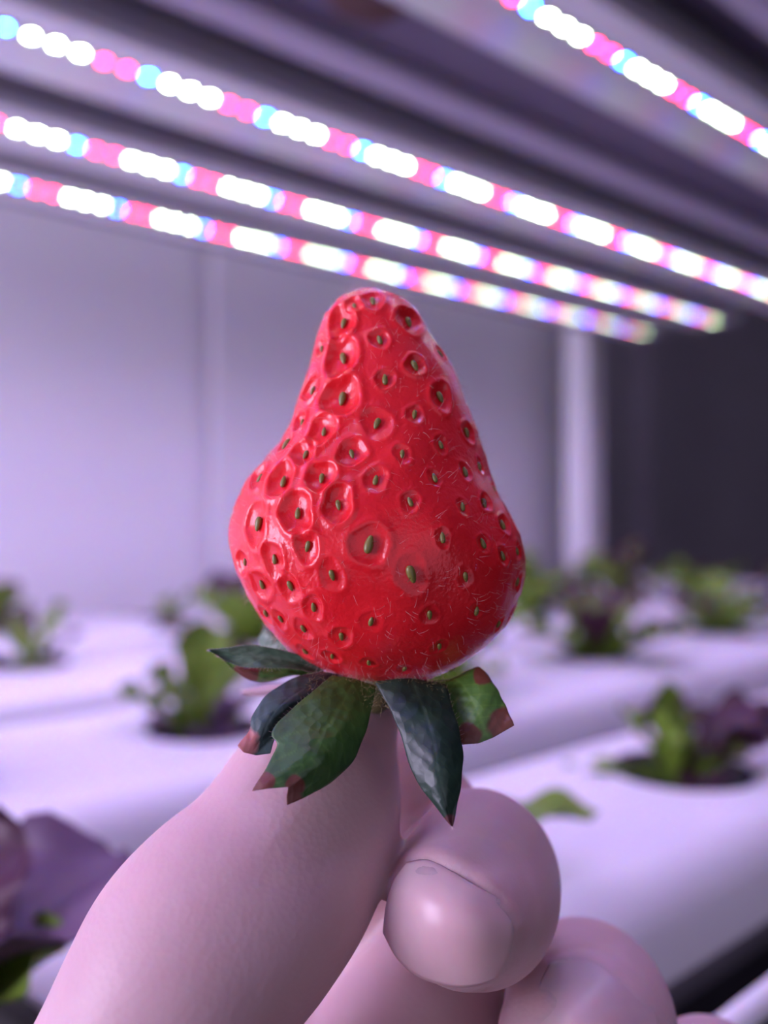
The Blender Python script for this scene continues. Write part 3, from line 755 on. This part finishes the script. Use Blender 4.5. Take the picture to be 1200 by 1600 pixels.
digits = [
 # thumb: broad pad from lower left up to the stalk
 [(566,1110,.1118,hw(64,.1118),5.0),(536,1160,.1108,hw(102,.1108),7.0),(500,1228,.1078,hw(140,.1078),9.0),(466,1300,.1048,hw(156,.1048),10.0),(425,1368,.1020,hw(170,.102),10.8),
  (368,1432,.0995,hw(183,.0995),11.5),(314,1492,.0975,hw(186,.0975),12),(280,1560,.0958,hw(188,.0958),12),(240,1650,.0945,hw(190,.0945),12),(200,1760,.093,13.6,12.5),(190,1900,.093,15.5,14),(240,2080,.094,18,15),(330,2300,.096,20,16)],
 # index finger: back of the picture up behind the sepal, over its last joint and down to the nail
 [(560,2150,.108,10,10),(545,1900,.120,9.8,9.8),(560,1700,.129,9.4,9.4),(575,1500,.133,9.0,9.0),(590,1330,.132,8.6,8.6),(602,1198,.1285,7.8,7.8),(640,1232,.1245,7.0,7.0),(694,1318,.1200,8.2,8.2),(742,1352,.1150,10.2,9.8),(747,1386,.1095,10.3,9.6),(732,1412,.1035,9.8,9.0),(718,1426,.0995,8.4,7.6)],
 # middle finger
 [(790,2200,.108,10.5,10.5),(800,1950,.118,10,10),(800,1740,.127,9.4,9.4),(830,1600,.128,9.2,9.2),(905,1560,.121,10.2,10),(922,1580,.1150,10.8,10),(915,1605,.109,10.5,9.4),(895,1640,.1045,9.2,8)],
 # ring finger
 [(980,2250,.108,10,10),(1000,2000,.116,9.4,9.4),(1040,1820,.124,9,9),(1090,1720,.126,9.2,9.2),(1112,1702,.121,9.0,9.0),(1105,1720,.115,8.4,8)],
 # little finger
 [(1150,2300,.106,8.5,8.5),(1190,2080,.113,8,8),(1230,1920,.120,7.8,7.8),(1260,1860,.122,7.6,7.6),(1250,1890,.116,7,7)],
 # pink base joints seen under the nail
 [(560,1760,.116,12,9),(620,1640,.1195,11.6,9.5),(668,1560,.1215,10.8,9),(690,1500,.124,9.5,8.5)],
 [(440,1760,.118,12,9),(500,1668,.123,11,9),(545,1600,.128,9,8)],
 [(700,1780,.118,11,9),(770,1640,.125,8.5,8.5),(790,1560,.127,8,8)],
 # palm and wrist, below the frame
 [(330,2050,.101,20,12),(620,2120,.106,24,12),(940,2150,.108,22,12),(1130,2200,.108,16,11)],
 [(480,2350,.094,26,15),(720,2400,.096,28,15),(1000,2350,.098,22,14)],
 [(640,2350,.094,30,17),(600,2750,.090,28,17),(560,3200,.086,26,17),(540,3800,.080,26,18)],
]
for d_ in digits: hb.add(*loft(d_))
tmp = hb.build('tmp_hand', None)
mod = tmp.modifiers.new('r', 'REMESH'); mod.mode = 'VOXEL'; mod.voxel_size = 0.00055; mod.use_smooth_shade = True
dg = bpy.context.evaluated_depsgraph_get()
hm = bpy.data.meshes.new_from_object(tmp.evaluated_get(dg)); bpy.data.objects.remove(tmp)
nv_ = len(hm.vertices); co = np.empty(nv_*3, np.float32); hm.vertices.foreach_get('co', co); co = co.reshape(-1, 3).astype(float)
ne = len(hm.edges); ed = np.empty(ne*2, np.int32); hm.edges.foreach_get('vertices', ed); ed = ed.reshape(-1, 2)
deg = np.bincount(ed.ravel(), minlength=nv_).astype(float)
def lap(co):
    s = np.zeros_like(co)
    for k in range(3):
        s[:, k] = np.bincount(ed[:, 0], weights=co[ed[:, 1], k], minlength=nv_)+np.bincount(ed[:, 1], weights=co[ed[:, 0], k], minlength=nv_)
    return s/deg[:, None]-co
for _ in range(14): co = co+0.6*lap(co)
def set_co(): hm.vertices.foreach_set('co', co.astype(np.float32).ravel()); hm.update()
set_co()
def vnorm():
    n = np.empty(nv_*3, np.float32); hm.vertex_normals.foreach_get('vector', n); return n.reshape(-1, 3).astype(float)
def bvh(): return BVHTree.FromPolygons([tuple(v) for v in co], [tuple(p.vertices) for p in hm.polygons])
tree = bvh()
def hit(px, py):
    d = P(px, py, 1.0)-CAM; d /= np.linalg.norm(d)
    h = tree.ray_cast(Vector(CAM), Vector(d))
    return (np.array(h[0]), np.array(h[1])) if h[0] is not None else (None, None)
c3 = lambda x, y: (440+x/2.609, 1080+y/2.609)
c4 = lambda x, y: (700+x/2.4, 1380+y/2.4)
def crease(pts, amp, sig, fn):
    global co
    pl = np.array([h for h in (hit(*fn(*p))[0] for p in resample(pts, 40)) if h is not None])
    if len(pl) < 3: return
    lo, hi = pl.min(0)-4*sig, pl.max(0)+4*sig
    idx = np.where(((co > lo) & (co < hi)).all(1))[0]
    nn = vnorm()
    dmin = np.min(np.linalg.norm(co[idx][:, None]-pl[None], axis=2), axis=1)
    co[idx] += nn[idx]*(amp*np.exp(-(dmin/sig)**2))[:, None]
# folds of skin round the index nail and over its joint
crease([(480,680),(600,650),(720,690),(830,760),(930,850),(975,950)], .00032, .0011, c3)
crease([(500,705),(600,692),(700,738),(800,798),(900,850)], -.00035, .0004, c3)
crease([(620,600),(760,580),(900,640),(1000,760)], -.00012, .0006, c3)
crease([(700,520),(840,530),(960,600),(1040,720)], -.00010, .0006, c3)
crease([(960,860),(985,960),(960,1080)], -.00010, .0006, c3)
crease([(380,270),(520,235),(660,290),(760,390),(825,500)], -.00018, .0007, c4)
crease([(380,310),(520,275),(640,330),(730,430)], .00020, .0009, c4)
set_co()
tree = bvh()
m_skin = mat('skin', (0.66,0.43,0.42), 0.46, 0.4)
bs = bsdf(m_skin)
tc = N(m_skin, 'ShaderNodeTexCoord')
n1 = N(m_skin, 'ShaderNodeTexNoise'); n1.inputs['Scale'].default_value = 55; n1.inputs['Detail'].default_value = 4
L(m_skin, tc.outputs['Object'], n1.inputs['Vector'])
rp = N(m_skin, 'ShaderNodeValToRGB'); rp.color_ramp.elements[0].position = .3; rp.color_ramp.elements[1].position = .7
rp.color_ramp.elements[0].color = (0.50,0.31,0.32,1); rp.color_ramp.elements[1].color = (0.60,0.41,0.41,1)
L(m_skin, n1.outputs['Fac'], rp.inputs[0]); L(m_skin, rp.outputs[0], bs.inputs['Base Color'])
n2 = N(m_skin, 'ShaderNodeTexVoronoi'); n2.inputs['Scale'].default_value = 1500; L(m_skin, tc.outputs['Object'], n2.inputs['Vector'])
n3 = N(m_skin, 'ShaderNodeTexNoise'); n3.inputs['Scale'].default_value = 500; L(m_skin, tc.outputs['Object'], n3.inputs['Vector'])
ad = N(m_skin, 'ShaderNodeMath', operation='ADD'); L(m_skin, n2.outputs['Distance'], ad.inputs[0]); L(m_skin, n3.outputs['Fac'], ad.inputs[1])
bp = N(m_skin, 'ShaderNodeBump'); bp.inputs['Strength'].default_value = .25; bp.inputs['Distance'].default_value = .00012
L(m_skin, ad.outputs[0], bp.inputs['Height']); L(m_skin, bp.outputs[0], bs.inputs['Normal'])
bs.inputs['Subsurface Weight'].default_value = 0.6; bs.inputs['Subsurface Radius'].default_value = (1.0,0.35,0.28); bs.inputs['Subsurface Scale'].default_value = 0.0032
hm.materials.clear(); hm.materials.append(m_skin); hm.name = 'hand'
hm.polygons.foreach_set('use_smooth', [True]*len(hm.polygons))
hand = bpy.data.objects.new('hand', hm); C.objects.link(hand)
tag(hand, 'bare hand of a person pinching the strawberry by its stalk between thumb and curled fingers', 'hand')

m_nail = noisy(mat('nail', rough=0.40, spec=0.45), (0.60,0.37,0.38), (0.68,0.45,0.45), 120)
bsdf(m_nail).inputs['Subsurface Weight'].default_value = .5; bsdf(m_nail).inputs['Subsurface Scale'].default_value = .0015
bsdf(m_nail).inputs['Coat Weight'].default_value = .12; bsdf(m_nail).inputs['Coat Roughness'].default_value = .2
def nail(fn, left, right, top, bottom, lift, label=None, nu=30, nv=30):
    """plate resting on the fingertip; edges as seen on the finger, dropped onto the skin"""
    Lq = resample([fn(*p) for p in left], nu); Rq = resample([fn(*p) for p in right], nu)
    Tq = resample([fn(*p) for p in top], nv); Bq = resample([fn(*p) for p in bottom], nv)
    u = np.linspace(0, 1, nu)[:, None, None]; v = np.linspace(0, 1, nv)[None, :, None]
    P2 = (1-v)*Lq[:, None]+v*Rq[:, None]+(1-u)*Tq[None]+u*Bq[None]-((1-u)*(1-v)*Lq[0]+(1-u)*v*Rq[0]+u*(1-v)*Lq[-1]+u*v*Rq[-1])
    G = np.full((nu, nv), np.nan)
    for i in range(nu):
        for j in range(nv):
            h, _ = hit(*P2[i, j])
            if h is not None:
                G[i, j] = (h-CAM) @ FW
    med = np.nanmedian(G); ok = ~np.isnan(G) & (np.abs(G-med) < .005)
    a_, b_ = (P2[..., 0]-P2[..., 0].mean())/100, (P2[..., 1]-P2[..., 1].mean())/100
    T = np.stack([np.ones_like(a_), a_, b_, a_*a_, a_*b_, b_*b_], -1)
    G = T @ np.linalg.lstsq(T[ok], G[ok], rcond=None)[0]
    U, Vv = u[..., 0], 2*v[..., 0]-1
    G = G-lift*(1-0.55*Vv**2)*np.clip(U*3, .35, 1)
    W = CAM+FW*G[..., None]+RT*((P2[..., 0]-600)/F*G)[..., None]+UP*((800-P2[..., 1])/F*G)[..., None]
    Wb = W+FW*.0005
    n = nu*nv; Fc = grid_faces(nu, nv); Fb = [tuple(n+i for i in f[::-1]) for f in Fc]
    rim = [i*nv for i in range(nu)]+[(nu-1)*nv+j for j in range(1, nv)]+[i*nv+nv-1 for i in range(nu-2, -1, -1)]+[j for j in range(nv-2, 0, -1)]
    Fs = [(rim[k], rim[(k+1) % len(rim)], n+rim[(k+1) % len(rim)], n+rim[k]) for k in range(len(rim))]
    return mesh_obj('fingernail', np.vstack([W.reshape(-1, 3), Wb.reshape(-1, 3)]), Fc+Fb+Fs, m_nail, hand)
nail(c3, [(508,703),(455,780),(425,880),(412,985)], [(900,852),(945,930),(935,1060),(880,1172)], [(508,703),(600,692),(700,740),(800,800),(900,852)],
     [(412,985),(470,1090),(560,1168),(700,1208),(800,1200),(880,1172)], .0006)
nail(c4, [(385,305),(350,380),(330,470),(330,620)], [(735,430),(785,500),(800,580),(790,660)], [(385,305),(520,280),(640,335),(735,430)],
     [(330,620),(450,700),(620,720),(790,660)], .0003)
